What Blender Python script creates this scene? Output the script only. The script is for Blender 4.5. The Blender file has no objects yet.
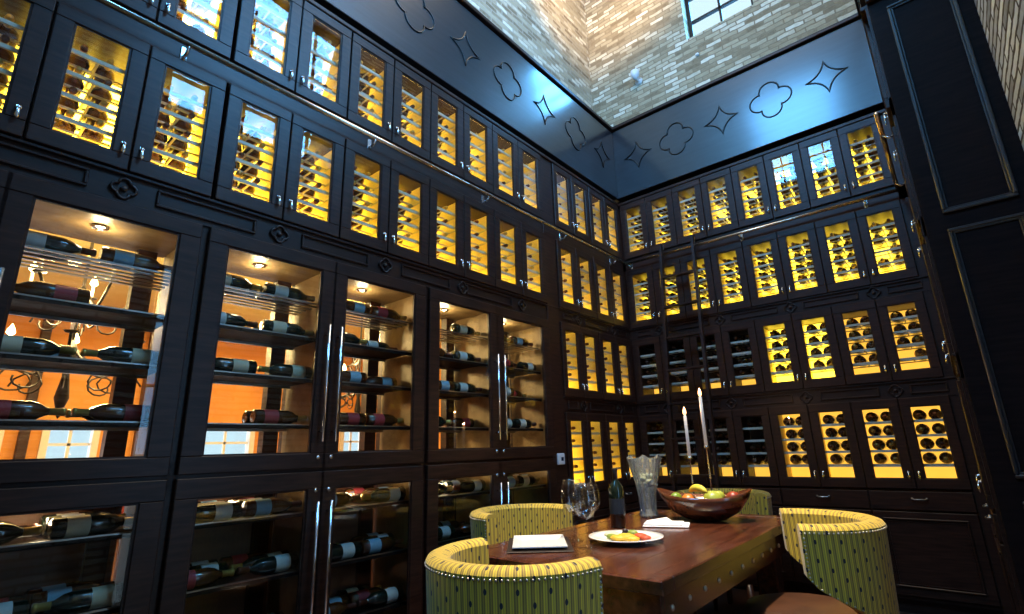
import bpy, math, random
from mathutils import Matrix, Vector
random.seed(7)
C = bpy.context.scene.collection
SC = bpy.context.scene
PI = math.pi
EYE = 1.2                       # eye height above the floor

# ------------------------------------------------------------------ camera
F_PX, PITCH, ROLL, YAW = 516.05, 0.26896, -0.0302, -0.69937
CAMX, CAMY = 2.5, -4.89
f0 = Vector((math.sin(YAW), math.cos(YAW), 0)); r0 = Vector((math.cos(YAW), -math.sin(YAW), 0)); u0 = Vector((0, 0, 1))
fw = math.cos(PITCH)*f0 + math.sin(PITCH)*u0; up = math.cos(PITCH)*u0 - math.sin(PITCH)*f0
rt = math.cos(ROLL)*r0 + math.sin(ROLL)*up; up2 = -math.sin(ROLL)*r0 + math.cos(ROLL)*up
cd = bpy.data.cameras.new('camera'); cam = bpy.data.objects.new('camera', cd); C.objects.link(cam)
cd.sensor_width = 36; cd.lens = F_PX/1024*36; cd.clip_start = 0.02; cd.clip_end = 100
mw = Matrix((rt, up2, -fw)).transposed().to_4x4(); mw.translation = Vector((CAMX, CAMY, EYE)); cam.matrix_world = mw
SC.camera = cam
# ------------------------------------------------------------------ world, exposure
w = bpy.data.worlds.new('sky'); SC.world = w; w.use_nodes = True
bg = w.node_tree.nodes['Background']; bg.inputs[0].default_value = (0.62, 0.83, 1.0, 1); bg.inputs[1].default_value = 1.15
SC.view_settings.view_transform = 'Standard'; SC.view_settings.look = 'None'
SC.view_settings.exposure = 0.18; SC.view_settings.gamma = 1; SC.view_settings.use_curve_mapping = False
try:
    SC.cycles.max_bounces = 8; SC.cycles.transparent_max_bounces = 24; SC.cycles.diffuse_bounces = 3
    SC.cycles.glossy_bounces = 4; SC.cycles.use_denoising = True; SC.cycles.sample_clamp_indirect = 6
    SC.cycles.caustics_reflective = False; SC.cycles.caustics_refractive = False
except Exception: pass

def lamp(name, kind, loc, power, color, size=0.1, size_y=None, aim=None, spot=None, blend=0.6):
    d = bpy.data.lights.new(name, kind); d.energy = power; d.color = color
    if kind == 'AREA':
        d.size = size
        if size_y: d.shape = 'RECTANGLE'; d.size_y = size_y
    else: d.shadow_soft_size = size
    if spot: d.spot_size = spot; d.spot_blend = blend
    o = bpy.data.objects.new(name, d); C.objects.link(o); o.location = loc
    if aim is not None: o.rotation_euler = (Vector(aim)-Vector(loc)).to_track_quat('-Z', 'Y').to_euler()
    return o
BLUE = (0.12, 0.47, 1.0)
# daylight outside the room's own windows (high side window, low side door, high rear window)
lamp('daylight', 'AREA', (3.36, -2.75, EYE+4.55), 300, BLUE, 1.8, 2.0, aim=(0, -2.3, EYE+3.6))
lamp('daylight', 'AREA', (3.34, -3.25, EYE+0.75), 14, BLUE, 0.5, 2.2, aim=(0, -3.25, EYE+0.7))
lamp('daylight', 'AREA', (0.8, -8.36, EYE+7.2), 520, BLUE, 1.8, 2.4, aim=(1.0, 0, EYE+2.6))
lamp('daylight', 'AREA', (1.245, 0.98, EYE+5.25), 120, BLUE, 0.8, 1.1, aim=(0.6, -1.6, EYE+3.6))
# warm overhead lamps; the soft area one is added fill
lamp('ceiling_spot', 'SPOT', (1.45, -2.75, EYE+5.6), 2700, (1.0, 0.80, 0.52), 0.10, aim=(1.45, -2.55, 0.8), spot=0.50)
lamp('ceiling_spot', 'SPOT', (0.7, -1.3, EYE+5.0), 300, (1.0, 0.66, 0.28), 0.12, aim=(-0.3, 0.5, EYE+6.5), spot=1.7, blend=1)
lamp('overhead_fill', 'AREA', (1.3, -2.2, EYE+6.4), 80, (1.0, 0.82, 0.58), 2.0, 2.0, aim=(1.3, -2.0, 0))  # added soft fill over the table, no fitting there

# ------------------------------------------------------------------ materials
def nm(name):
    m = bpy.data.materials.new(name); m.use_nodes = True
    return m, m.node_tree, m.node_tree.nodes['Principled BSDF']
def mat(name, col, rough=0.5, metal=0.0, coat=0.0, emit=None, es=0.0, trans=0.0, ior=1.45, spec=None):
    m, t, b = nm(name)
    b.inputs['Base Color'].default_value = (*col, 1); b.inputs['Roughness'].default_value = rough
    b.inputs['Metallic'].default_value = metal; b.inputs['Coat Weight'].default_value = coat
    b.inputs['Coat Roughness'].default_value = 0.12
    b.inputs['Transmission Weight'].default_value = trans; b.inputs['IOR'].default_value = ior
    if spec is not None: b.inputs['Specular IOR Level'].default_value = spec
    if emit: b.inputs['Emission Color'].default_value = (*emit, 1); b.inputs['Emission Strength'].default_value = es
    return m
def N(t, kind, **k):
    n = t.nodes.new(kind)
    for a, v in k.items(): setattr(n, a, v)
    return n
def ramp(t, stops, fac):
    r = N(t, 'ShaderNodeValToRGB')
    while len(r.color_ramp.elements) < len(stops): r.color_ramp.elements.new(0.5)
    for e, (p, c) in zip(r.color_ramp.elements, stops): e.position = p; e.color = (*c, 1)
    t.links.new(fac, r.inputs[0]); return r.outputs[0]
def noise_mat(name, stops, scale=(4, 4, 4), detail=4, rough=0.5, coat=0.0, bump=0.0, nscale=1.0, metal=0.0, spec=0.5):
    m, t, b = nm(name)
    tc = N(t, 'ShaderNodeTexCoord'); mp = N(t, 'ShaderNodeMapping'); mp.inputs['Scale'].default_value = scale
    t.links.new(tc.outputs['Object'], mp.inputs[0])
    n = N(t, 'ShaderNodeTexNoise'); n.inputs['Scale'].default_value = nscale; n.inputs['Detail'].default_value = detail
    t.links.new(mp.outputs[0], n.inputs[0])
    t.links.new(ramp(t, stops, n.outputs[0]), b.inputs['Base Color'])
    b.inputs['Roughness'].default_value = rough; b.inputs['Coat Weight'].default_value = coat; b.inputs['Coat Roughness'].default_value = 0.15
    b.inputs['Metallic'].default_value = metal; b.inputs['Specular IOR Level'].default_value = spec
    if bump:
        bp = N(t, 'ShaderNodeBump'); bp.inputs['Strength'].default_value = bump; bp.inputs['Distance'].default_value = 0.004
        t.links.new(n.outputs[0], bp.inputs['Height']); t.links.new(bp.outputs[0], b.inputs['Normal'])
    return m
WOOD = noise_mat('dark_wood', [(0.3, (0.020, 0.0072, 0.0045)), (0.7, (0.052, 0.019, 0.011))], (6, 6, 60), 3, 0.38, 0.0, 0.15, spec=0.28)
WOODH = noise_mat('dark_wood_board', [(0.3, (0.018, 0.007, 0.005)), (0.7, (0.042, 0.016, 0.010))], (3, 3, 30), 3, 0.38, 0.05, 0.1, spec=0.3)
TABLEW = noise_mat('table_wood', [(0.3, (0.030, 0.008, 0.004)), (0.5, (0.075, 0.020, 0.009)), (0.72, (0.14, 0.042, 0.018))], (34, 3, 34), 4, 0.26, 0.5, 0.15)
WOODF = noise_mat('glossy_frieze_wood', [(0.3, (0.010, 0.010, 0.014)), (0.7, (0.020, 0.019, 0.024))], (3, 3, 30), 3, 0.36, 0.9, 0.06)
WOODE = noise_mat('matt_dark_wood', [(0.3, (0.010, 0.006, 0.006)), (0.7, (0.018, 0.010, 0.009))], (6, 6, 60), 3, 0.5, 0.0, 0.1, spec=0.05)
FLOORM = noise_mat('floor_wood', [(0.3, (0.035, 0.016, 0.01)), (0.7, (0.08, 0.035, 0.02))], (12, 1.2, 1), 4, 0.35, 0.2)
SHADEM = mat('recess_shade', (0.004, 0.004, 0.004), 0.8)  # shade of the gap under the frieze, put into the colour
CHROME = mat('chrome', (0.75, 0.75, 0.78), 0.18, 1.0)
STEEL = mat('brushed_steel', (0.42, 0.40, 0.38), 0.32, 1.0)
RAILM = mat('bronze_rail', (0.62, 0.50, 0.38), 0.25, 1.0)
IRON = mat('wrought_iron', (0.012, 0.009, 0.008), 0.5, 0.3)
SHELFM = mat('frosted_shelf', (0.62, 0.58, 0.50), 0.4)
INNER = mat('cabinet_lining', (0.90, 0.74, 0.30), 0.6)
FILLSTRIP = mat('hidden_fill_strip', (1, .9, .5), .5, emit=(1.0, 0.74, 0.24), es=9)
BACKLIT = mat('backlit_panel', (0.9, 0.7, 0.2), 0.5, emit=(1.0, 0.68, 0.04), es=5.0)
BACKHI = mat('backlit_panel_bright', (0.9, 0.7, 0.2), 0.5, emit=(1.0, 0.66, 0.05), es=17.0)
BACKDIM = mat('backlit_panel_dim', (0.9, 0.7, 0.2), 0.5, emit=(1.0, 0.52, 0.06), es=1.1)
STONEL = noise_mat('bay_lining', [(0.3, (0.20, 0.12, 0.045)), (0.7, (0.40, 0.27, 0.12))], (9, 9, 9), 5, 0.45)
BOTTLE = mat('bottle_glass', (0.075, 0.020, 0.005), 0.15, coat=0.4)
FOIL = mat('foil_capsule', (0.11, 0.03, 0.015), 0.35, 0.3)
FOILG = mat('foil_capsule_gold', (0.50, 0.33, 0.08), 0.35, 0.6)
BOTTLEG = mat('green_bottle_glass', (0.008, 0.014, 0.008), 0.10, coat=0.5)
PAPER = mat('paper_label', (0.62, 0.62, 0.55), 0.6)
PAPERC = mat('cream_label', (0.62, 0.52, 0.34), 0.6)
PAPERR = mat('red_label', (0.35, 0.03, 0.03), 0.6)
PAPERB = mat('blue_label', (0.26, 0.42, 0.50), 0.6)
WHITE = mat('white_china', (0.93, 0.94, 0.95), 0.15, coat=0.5)
PLASTIC = mat('white_plastic', (0.78, 0.80, 0.82), 0.35)
LINEN = mat('napkin_linen', (0.90, 0.90, 0.92), 0.8)
LEATHER = noise_mat('brown_leather', [(0.3, (0.045, 0.017, 0.009)), (0.7, (0.085, 0.033, 0.015))], (8, 8, 8), 4, 0.42, 0.1)
WAX = mat('candle_wax', (0.80, 0.78, 0.76), 0.4, emit=(0.9, 0.85, 0.85), es=0.12)
FLAME = mat('flame', (1, 0.6, 0.3), 0.5, emit=(1.0, 0.50, 0.22), es=3.0)
BULB = mat('candle_bulb', (1, 0.8, 0.5), 0.5, emit=(1.0, 0.66, 0.26), es=26)
PUCK = mat('puck_lamp', (1, 0.9, 0.6), 0.5, emit=(1.0, 0.82, 0.45), es=14)
ORANGE = noise_mat('orange_plaster', [(0.3, (0.64, 0.25, 0.05)), (0.7, (0.80, 0.36, 0.08))], (1.2, 1.2, 1.2), 4, 0.75)
MAROON = mat('maroon_seat', (0.16, 0.012, 0.012), 0.6)
WFRAME = mat('white_frame', (0.75, 0.74, 0.72), 0.5)
NAIL = mat('nail_heads', (0.55, 0.50, 0.42), 0.3, 0.9)
REARP = noise_mat('rear_brown_panel', [(0.3, (0.14, 0.05, 0.022)), (0.7, (0.30, 0.12, 0.05))], (3, 3, 12), 4, 0.5)
SHELFB = mat('shelf_board', (0.018, 0.010, 0.007), 0.6, spec=0.1)
GREYP = mat('grey_plaster', (0.32, 0.27, 0.2), 0.8)

def glass_mat(name, tint=(1, 1, 1), ior=1.40, rough=0.0):
    m = bpy.data.materials.new(name); m.use_nodes = True; t = m.node_tree; t.nodes.clear()
    o = N(t, 'ShaderNodeOutputMaterial'); mx = N(t, 'ShaderNodeMixShader'); tr = N(t, 'ShaderNodeBsdfTransparent'); g = N(t, 'ShaderNodeBsdfGlossy')
    fr = N(t, 'ShaderNodeFresnel'); ge = N(t, 'ShaderNodeNewGeometry'); mr = N(t, 'ShaderNodeMapRange')
    mr.inputs[3].default_value = ior; mr.inputs[4].default_value = 1/ior; t.links.new(ge.outputs['Backfacing'], mr.inputs[0]); t.links.new(mr.outputs[0], fr.inputs[0]); tr.inputs[0].default_value = (*tint, 1)
    g.inputs['Roughness'].default_value = rough
    t.links.new(fr.outputs[0], mx.inputs[0]); t.links.new(tr.outputs[0], mx.inputs[1]); t.links.new(g.outputs[0], mx.inputs[2]); t.links.new(mx.outputs[0], o.inputs[0])
    return m
GLASS = glass_mat('window_glass', (0.97, 0.98, 0.97))
TGLASS = glass_mat('table_glass', (0.97, 0.97, 0.97), 1.45)
CUT = mat('cut_glass', (0.85, 0.88, 0.82), 0.06, trans=0.75, ior=1.5)

def brick_mat(name, axis, cols, mortar, bw=0.18, bh=0.056, msize=0.008, rough=0.85, bump=0.6, sq=1.0):
    m, t, b = nm(name)
    tc = N(t, 'ShaderNodeTexCoord'); sp = N(t, 'ShaderNodeSeparateXYZ'); cb = N(t, 'ShaderNodeCombineXYZ')
    t.links.new(tc.outputs['Object'], sp.inputs[0]); t.links.new(sp.outputs[axis], cb.inputs[0]); t.links.new(sp.outputs[2], cb.inputs[1])
    # ragged edges: warp the coordinates a little
    nz = N(t, 'ShaderNodeTexNoise'); nz.inputs['Scale'].default_value = 9; nz.inputs['Detail'].default_value = 2
    t.links.new(cb.outputs[0], nz.inputs[0])
    vm = N(t, 'ShaderNodeVectorMath', operation='SCALE'); vm.inputs['Scale'].default_value = 0.03
    t.links.new(nz.outputs['Color'], vm.inputs[0])
    va = N(t, 'ShaderNodeVectorMath', operation='ADD'); t.links.new(cb.outputs[0], va.inputs[0]); t.links.new(vm.outputs[0], va.inputs[1])
    br = N(t, 'ShaderNodeTexBrick'); br.inputs['Scale'].default_value = 1; br.inputs['Brick Width'].default_value = bw; br.inputs['Row Height'].default_value = bh
    br.inputs['Mortar Size'].default_value = msize; br.inputs['Mortar Smooth'].default_value = 0.3
    br.inputs['Color1'].default_value = (0, 0, 0, 1); br.inputs['Color2'].default_value = (1, 1, 1, 1); br.inputs['Mortar'].default_value = (0.5, 0.5, 0.5, 1)
    t.links.new(va.outputs[0], br.inputs['Vector'])
    n2 = N(t, 'ShaderNodeTexNoise'); n2.inputs['Scale'].default_value = 22; n2.inputs['Detail'].default_value = 4; t.links.new(cb.outputs[0], n2.inputs[0])
    mx = N(t, 'ShaderNodeMix'); mx.data_type = 'RGBA'; mx.inputs[0].default_value = 0.35
    t.links.new(br.outputs['Color'], mx.inputs[6]); t.links.new(n2.outputs['Color'], mx.inputs[7])
    bw_ = N(t, 'ShaderNodeRGBToBW'); t.links.new(mx.outputs[2], bw_.inputs[0])
    c = ramp(t, cols, bw_.outputs[0])
    m2 = N(t, 'ShaderNodeMix'); m2.data_type = 'RGBA'; m2.inputs[7].default_value = (*mortar, 1)
    t.links.new(br.outputs['Fac'], m2.inputs[0]); t.links.new(c, m2.inputs[6]); t.links.new(m2.outputs[2], b.inputs['Base Color'])
    b.inputs['Roughness'].default_value = rough
    ad = N(t, 'ShaderNodeMath', operation='MULTIPLY_ADD'); ad.inputs[1].default_value = -1.0
    t.links.new(br.outputs['Fac'], ad.inputs[0]); t.links.new(n2.outputs[0], ad.inputs[2])
    bp = N(t, 'ShaderNodeBump'); bp.inputs['Strength'].default_value = bump; bp.inputs['Distance'].default_value = 0.02
    t.links.new(ad.outputs[0], bp.inputs['Height']); t.links.new(bp.outputs[0], b.inputs['Normal'])
    return m
BC = [(0.15, (0.20, 0.15, 0.09)), (0.38, (0.38, 0.31, 0.20)), (0.6, (0.48, 0.41, 0.28)), (0.85, (0.80, 0.75, 0.62))]
BRICKX = brick_mat('tan_brick_back', 0, BC, (0.28, 0.22, 0.14))
BRICKY = brick_mat('tan_brick_side', 1, BC, (0.42, 0.36, 0.28))
STONEY = brick_mat('rough_stone', 1, [(0.15, (0.22, 0.24, 0.26)), (0.5, (0.50, 0.56, 0.60)), (0.85, (0.80, 0.88, 0.92))], (0.05, 0.04, 0.03), 0.34, 0.06, 0.012)

def fabric():
    m, t, b = nm('dotted_stripe_fabric')
    uv = N(t, 'ShaderNodeUVMap'); sp = N(t, 'ShaderNodeSeparateXYZ'); t.links.new(uv.outputs[0], sp.inputs[0])
    def M_(op, a, b_=None, c=None):
        n = N(t, 'ShaderNodeMath', operation=op)
        for i, v in enumerate((a, b_, c)):
            if v is None: continue
            if isinstance(v, (int, float)): n.inputs[i].default_value = v
            else: t.links.new(v, n.inputs[i])
        return n.outputs[0]
    u, v = sp.outputs[0], sp.outputs[1]
    st = M_('SINE', M_('MULTIPLY', u, 2*PI/0.026)); st2 = M_('SINE', M_('MULTIPLY', u, 2*PI/0.0087))
    stripe = M_('MULTIPLY_ADD', st2, 0.20, M_('MULTIPLY_ADD', st, 0.20, 0.5))
    base = ramp(t, [(0.15, (0.17, 0.11, 0.02)), (0.45, (0.42, 0.28, 0.04)), (0.85, (0.80, 0.57, 0.030))], stripe)
    col = M_('FLOOR', M_('DIVIDE', u, 0.052))
    du = M_('SUBTRACT', M_('MULTIPLY', M_('FRACT', M_('DIVIDE', u, 0.052)), 0.052), 0.026)
    off = M_('MULTIPLY', M_('MODULO', M_('ABSOLUTE', col), 2.0), 0.036)
    vv = M_('ADD', v, off)
    dv = M_('SUBTRACT', M_('MULTIPLY', M_('FRACT', M_('DIVIDE', vv, 0.072)), 0.072), 0.036)
    d = M_('ADD', M_('POWER', M_('DIVIDE', du, 0.0055), 2.0), M_('POWER', M_('DIVIDE', dv, 0.0092), 2.0))
    dot = M_('LESS_THAN', d, 1.0)
    mx = N(t, 'ShaderNodeMix'); mx.data_type = 'RGBA'; mx.inputs[7].default_value = (0.012, 0.010, 0.02, 1)
    t.links.new(dot, mx.inputs[0]); t.links.new(base, mx.inputs[6]); t.links.new(mx.outputs[2], b.inputs['Base Color'])
    b.inputs['Roughness'].default_value = 0.75; b.inputs['Sheen Weight'].default_value = 0.2
    return m
FABRIC = fabric()

# ------------------------------------------------------------------ mesh helpers
class MB:
    def __init__(s): s.v = []; s.f = []; s.mi = []; s.uv = None; s.sm = []
    def add(s, vs, fs, mi=0, smooth=False):
        o = len(s.v); s.v += [tuple(x) for x in vs]
        for f in fs: s.f.append([i+o for i in f]); s.mi.append(mi); s.sm.append(smooth)
        return s
    def box(s, x0, x1, y0, y1, z0, z1, mi=0, b=0.0):
        if b > 0 and min(x1-x0, y1-y0, z1-z0) > 2.2*b:
            # chamfered box: 24 vertices
            vs = []; idx = {}
            for sx in (0, 1):
                for sy in (0, 1):
                    for sz in (0, 1):
                        X, Y, Zc = (x0, x1)[sx], (y0, y1)[sy], (z0, z1)[sz]
                        dx, dy, dz = (b, -b)[sx], (b, -b)[sy], (b, -b)[sz]
                        for k, p in enumerate(((X, Y+dy, Zc+dz), (X+dx, Y, Zc+dz), (X+dx, Y+dy, Zc))):
                            idx[sx, sy, sz, k] = len(vs); vs.append(p)
            I = lambda a, b_, c, k: idx[a, b_, c, k]
            fs = []
            for q in (0, 1):
                r_ = (lambda l: l) if q else (lambda l: l[::-1])
                fs.append(r_([I(q,0,0,0), I(q,1,0,0), I(q,1,1,0), I(q,0,1,0)]))
                fs.append(r_([I(0,q,0,1), I(0,q,1,1), I(1,q,1,1), I(1,q,0,1)]))
                fs.append(r_([I(0,0,q,2), I(1,0,q,2), I(1,1,q,2), I(0,1,q,2)]))
            for a in (0, 1):
                for c in (0, 1):
                    fs.append([I(a,c,0,0), I(a,c,1,0), I(a,c,1,1), I(a,c,0,1)])
                    fs.append([I(a,0,c,0), I(a,1,c,0), I(a,1,c,2), I(a,0,c,2)])
                    fs.append([I(0,a,c,1), I(1,a,c,1), I(1,a,c,2), I(0,a,c,2)])
                    for e in (0, 1): fs.append([I(a,c,e,0), I(a,c,e,1), I(a,c,e,2)])
            return s.add(vs, fs, mi)
        v = [(x, y, z) for x in (x0, x1) for y in (y0, y1) for z in (z0, z1)]
        return s.add(v, [(0,1,3,2), (4,6,7,5), (0,4,5,1), (2,3,7,6), (0,2,6,4), (1,5,7,3)], mi)
    def lathe(s, prof, c=(0, 0, 0), n=20, axis='z', mi=0, smooth=True, cap=True, sx=1, sy=1):
        vs = []; m = len(prof)
        for i in range(n):
            a = 2*PI*i/n
            for r, z in prof:
                p = (r*math.cos(a)*sx, r*math.sin(a)*sy, z)
                if axis == 'y': p = (p[0], p[2], p[1])
                if axis == 'x': p = (p[2], p[0], p[1])
                vs.append((p[0]+c[0], p[1]+c[1], p[2]+c[2]))
        fs = []
        for i in range(n):
            j = (i+1) % n
            for k in range(m-1): fs.append((i*m+k, j*m+k, j*m+k+1, i*m+k+1))
        if cap:
            if prof[0][0] > 1e-5: fs.append([i*m for i in range(n)][::-1])
            if prof[-1][0] > 1e-5: fs.append([i*m+m-1 for i in range(n)])
        return s.add(vs, fs, mi, smooth)
    def tube(s, pts, r, n=8, mi=0, closed=False, smooth=True, rs=None):
        P = [Vector(p) for p in pts]; m = len(P); vs = []; prev = None
        for i in range(m):
            a = P[(i-1) % m] if (i > 0 or closed) else P[i]; b = P[(i+1) % m] if (i < m-1 or closed) else P[i]
            d = (b-a).normalized()
            if prev is None:
                x = d.orthogonal().normalized()
            else:
                x = (prev - d*prev.dot(d))
                x = x.normalized() if x.length > 1e-6 else d.orthogonal().normalized()
            prev = x; y = d.cross(x); rr = rs[i] if rs else r
            for k in range(n):
                a_ = 2*PI*k/n; vs.append(P[i] + (x*math.cos(a_)+y*math.sin(a_))*rr)
        fs = []
        for i in range(m if closed else m-1):
            j = (i+1) % m
            for k in range(n): fs.append((i*n+k, i*n+(k+1) % n, j*n+(k+1) % n, j*n+k))
        if not closed: fs.append(list(range(n))[::-1]); fs.append([(m-1)*n+k for k in range(n)])
        return s.add(vs, fs, mi, smooth)
    def ellipsoid(s, c, r, n=14, m=8, mi=0):
        prof = [(math.sin(PI*k/m), -math.cos(PI*k/m)) for k in range(m+1)]
        o = len(s.v); s.lathe([(max(p, 1e-4), z) for p, z in prof], (0, 0, 0), n, 'z', mi, True, False)
        for i in range(o, len(s.v)):
            v = s.v[i]; s.v[i] = (v[0]*r[0]+c[0], v[1]*r[1]+c[1], v[2]*r[2]+c[2])
        return s
    def ring(s, x0, x1, z0, z1, wd, y0, y1, mi=0, b=0.0):        # rectangular frame in the xz plane
        s.box(x0, x1, y0, y1, z0, z0+wd, mi, b); s.box(x0, x1, y0, y1, z1-wd, z1, mi, b)
        s.box(x0, x0+wd, y0, y1, z0+wd, z1-wd, mi, b); s.box(x1-wd, x1, y0, y1, z0+wd, z1-wd, mi, b)
        return s
    def build(s, name, mats, parent=None, **kw):
        me = bpy.data.meshes.new(name); me.from_pydata(s.v, [], s.f)
        for m in (mats if isinstance(mats, (list, tuple)) else [mats]): me.materials.append(m)
        me.polygons.foreach_set('material_index', s.mi); me.polygons.foreach_set('use_smooth', s.sm)
        if s.uv:
            l = me.uv_layers.new(name='UVMap')
            for lp in me.loops: l.data[lp.index].uv = s.uv[lp.vertex_index]
        me.update()
        o = bpy.data.objects.new(name, me); C.objects.link(o)
        if parent is not None: o.parent = parent
        for k, v in kw.items(): o[k] = v
        return o
def thing(name, label, cat, loc=(0, 0, 0), rz=0, group=None, sx=1):
    o = bpy.data.objects.new(name, None); C.objects.link(o); o.empty_display_size = 0.1
    o.location = loc; o.rotation_euler = (0, 0, rz); o.scale = (sx, 1, 1); o['label'] = label; o['category'] = cat
    if group: o['group'] = group
    return o
def copy_tree(o, parent=None):
    c = o.copy(); C.objects.link(c)
    if parent is not None: c.parent = parent
    for ch in KIDS.get(o.name, []) or list(o.children): copy_tree(ch, c)
    return c
KIDS = {}
def place(o, loc, rz, label, group=None, sx=1):
    o.location = loc; o.rotation_euler = (0, 0, rz); o.scale = (sx, 1, 1); o['label'] = label
    if group: o['group'] = group
    return o
S = dict(kind='structure')
Zc = lambda z: z+EYE
ORD = ['first', 'second', 'third', 'fourth', 'fifth', 'sixth', 'seventh', 'eighth', 'ninth', 'tenth', 'eleventh', 'twelfth', 'thirteenth', 'fourteenth', 'fifteenth', 'sixteenth', 'seventeenth', 'eighteenth', 'nineteenth']

# ------------------------------------------------------------------ room shell
RX, RY0, RH = 3.0, -8.0, Zc(9.0)      # stone wall plane on the right, rear wall, ceiling height
MB().box(-8.4, 3.5, -8.6, 3.3, -0.1, 0).build('floor', FLOORM, **S)
MB().box(-0.7, 3.6, -8.6, 0.9, RH, RH+0.1).build('ceiling', GREYP, **S)
# left: solid wall around the corner cabinets and above the glazed bays
m = MB(); m.box(-0.65, -0.48, -8.2, 0.65, Zc(1.10), RH)
m.box(-0.65, -0.48, -1.45, 0.65, 0, Zc(1.10)); m.box(-0.65, -0.48, -8.2, -5.5, 0, Zc(1.10))
m.build('wall_left', BRICKY, **S)
# back wall with a window opening
WX0, WX1, WZ0, WZ1 = 0.86, 1.63, Zc(4.70), Zc(5.75)
m = MB(); m.box(-0.48, 3.2, 0.48, 0.78, 0, WZ0); m.box(-0.48, 3.2, 0.48, 0.78, WZ1, RH)
m.box(-0.48, WX0, 0.48, 0.78, WZ0, WZ1); m.box(WX1, 3.2, 0.48, 0.78, WZ0, WZ1)
m.build('wall_back', BRICKX, **S)
# right stone wall with the high window and the low glazed door opening
m = MB()
m.box(RX, RX+0.3, -1.75, 0.65, 0, RH); m.box(RX, RX+0.3, RY0-0.2, -4.2, 0, RH)
m.box(RX, RX+0.3, -4.2, -1.75, Zc(5.6), RH); m.box(RX, RX+0.3, -4.2, -1.75, Zc(1.9), Zc(3.5)); m.box(RX, RX+0.3, -3.0, -1.75, 0, Zc(1.9)); m.box(RX, RX+0.3, -4.2, -3.5, 0, Zc(1.9))
m.box(RX, RX+0.3, -4.2, -3.7, Zc(3.5), Zc(5.6))
m.build('wall_right', STONEY, **S)
m = MB(); m.box(-0.65, 3.3, RY0-0.3, RY0, 0, Zc(6.0)); m.box(-0.65, 3.3, RY0-0.3, RY0, Zc(8.5), RH)
m.box(-0.65, -0.1, RY0-0.3, RY0, Zc(6.0), Zc(8.5)); m.box(1.7, 3.3, RY0-0.3, RY0, Zc(6.0), Zc(8.5))
m.build('wall_rear', BRICKX, **S)
def window(name, horiz, a0, a1, z0, z1, p, nx, nz):
    f = MB(); g = MB()
    def bx(mb, u0, u1, d0, d1, zz0, zz1):
        if horiz: mb.box(u0, u1, p+d0, p+d1, zz0, zz1)
        else: mb.box(p+d0, p+d1, u0, u1, zz0, zz1)
    bx(f, a0, a1, -.03, .03, z0, z0+.045); bx(f, a0, a1, -.03, .03, z1-.045, z1); bx(f, a0, a0+.045, -.03, .03, z0, z1); bx(f, a1-.045, a1, -.03, .03, z0, z1)
    for i in range(1, nx): u = a0+(a1-a0)*i/nx; bx(f, u-.014, u+.014, -.02, .02, z0, z1)
    for i in range(1, nz): zz = z0+(z1-z0)*i/nz; bx(f, a0, a1, -.02, .02, zz-.014, zz+.014)
    r = f.build(name, IRON, **S)
    bx(g, a0+.03, a1-.03, -.003, .003, z0+.03, z1-.03); g.build('glass', GLASS, r)
    return r
window('window_1', True, WX0, WX1, WZ0, WZ1, 0.66, 2, 3)
window('window_2', False, -3.7, -1.75, Zc(3.5), Zc(5.6), RX+0.15, 5, 5)
window('window_3', True, -0.1, 1.7, Zc(6.0), Zc(8.5), RY0-0.15, 4, 5)
window('door_1', False, -3.5, -3.0, 0, Zc(1.9), RX+0.15, 2, 5)

# ------------------------------------------------------------------ the dining room beyond the glazed bays
FX = -8.0
m = MB()
openings = [(-6.6, -5.55), (-4.6, -3.83), (-3.42, -2.72), (-1.3, -0.3), (1.55, 2.2)]
HEAD = Zc(0.62); y = -8.5
for a, b_ in openings: m.box(FX-.2, FX, y, a, 0, HEAD); y = b_
m.box(FX-.2, FX, y, 3.2, 0, HEAD); m.box(FX-.2, FX, -8.5, 3.2, HEAD, Zc(2.2))
m.build('wall_dining_far', ORANGE, **S)
MB().box(FX, -0.65, 2.4, 2.6, 0, Zc(2.2)).build('wall_dining_side', ORANGE, **S)
MB().box(FX, -0.65, -8.5, -8.3, 0, Zc(2.2)).build('wall_dining_near', ORANGE, **S)
MB().box(FX-.2, -0.66, -8.5, 3.2, Zc(2.2), Zc(2.3)).build('ceiling_dining', mat('cream_ceiling', (0.88, 0.66, 0.22), 0.8), **S)
for i, (a, b_) in enumerate(openings):
    f = MB()
    f.box(FX-.12, FX+.05, a, a+.09, 0, HEAD); f.box(FX-.12, FX+.05, b_-.09, b_, 0, HEAD); f.box(FX-.12, FX+.05, a, b_, HEAD-.08, HEAD)
    for z in (0.55, 1.05, 1.45): f.box(FX-.1, FX-.05, a, b_, z, z+.04)
    f.box(FX-.1, FX-.05, (a+b_)/2-.02, (a+b_)/2+.02, 0, HEAD)
    r = f.build('window_%d' % (4+i), WFRAME, **S)
    MB().box(FX-.085, FX-.075, a, b_, 0, HEAD).build('glass', GLASS, r)
    lamp('daylight', 'AREA', (FX-.35, (a+b_)/2, HEAD*.5), 16, (0.95, 0.92, 1.0), b_-a, HEAD, aim=(0, (a+b_)/2, HEAD*.5))
for yy in (-3.62, -2.2, 0.9):
    m = MB(); m.box(FX, FX+.12, yy-.06, yy+.06, 0, Zc(2.2), 0, .01)
    m.build('trim_1', WOOD, **S)
def dining_chair(x, y, rz, label):
    t = thing('dining_chair', label, 'chair', (x, y, 0), rz, 'maroon dining chairs beyond the glass')
    MB().box(-.23, .23, -.22, .22, .42, .49, 0, .02).build('seat', MAROON, t)
    m = MB(); m.box(-.22, .22, -.24, -.18, .5, 1.0, 0, .02); m.build('backrest', MAROON, t)
    for sx in (-.2, .2):
        for sy in (-.2, .2): MB().box(sx-.02, sx+.02, sy-.02, sy+.02, 0, .43).build('leg', WOOD, t)
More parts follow.
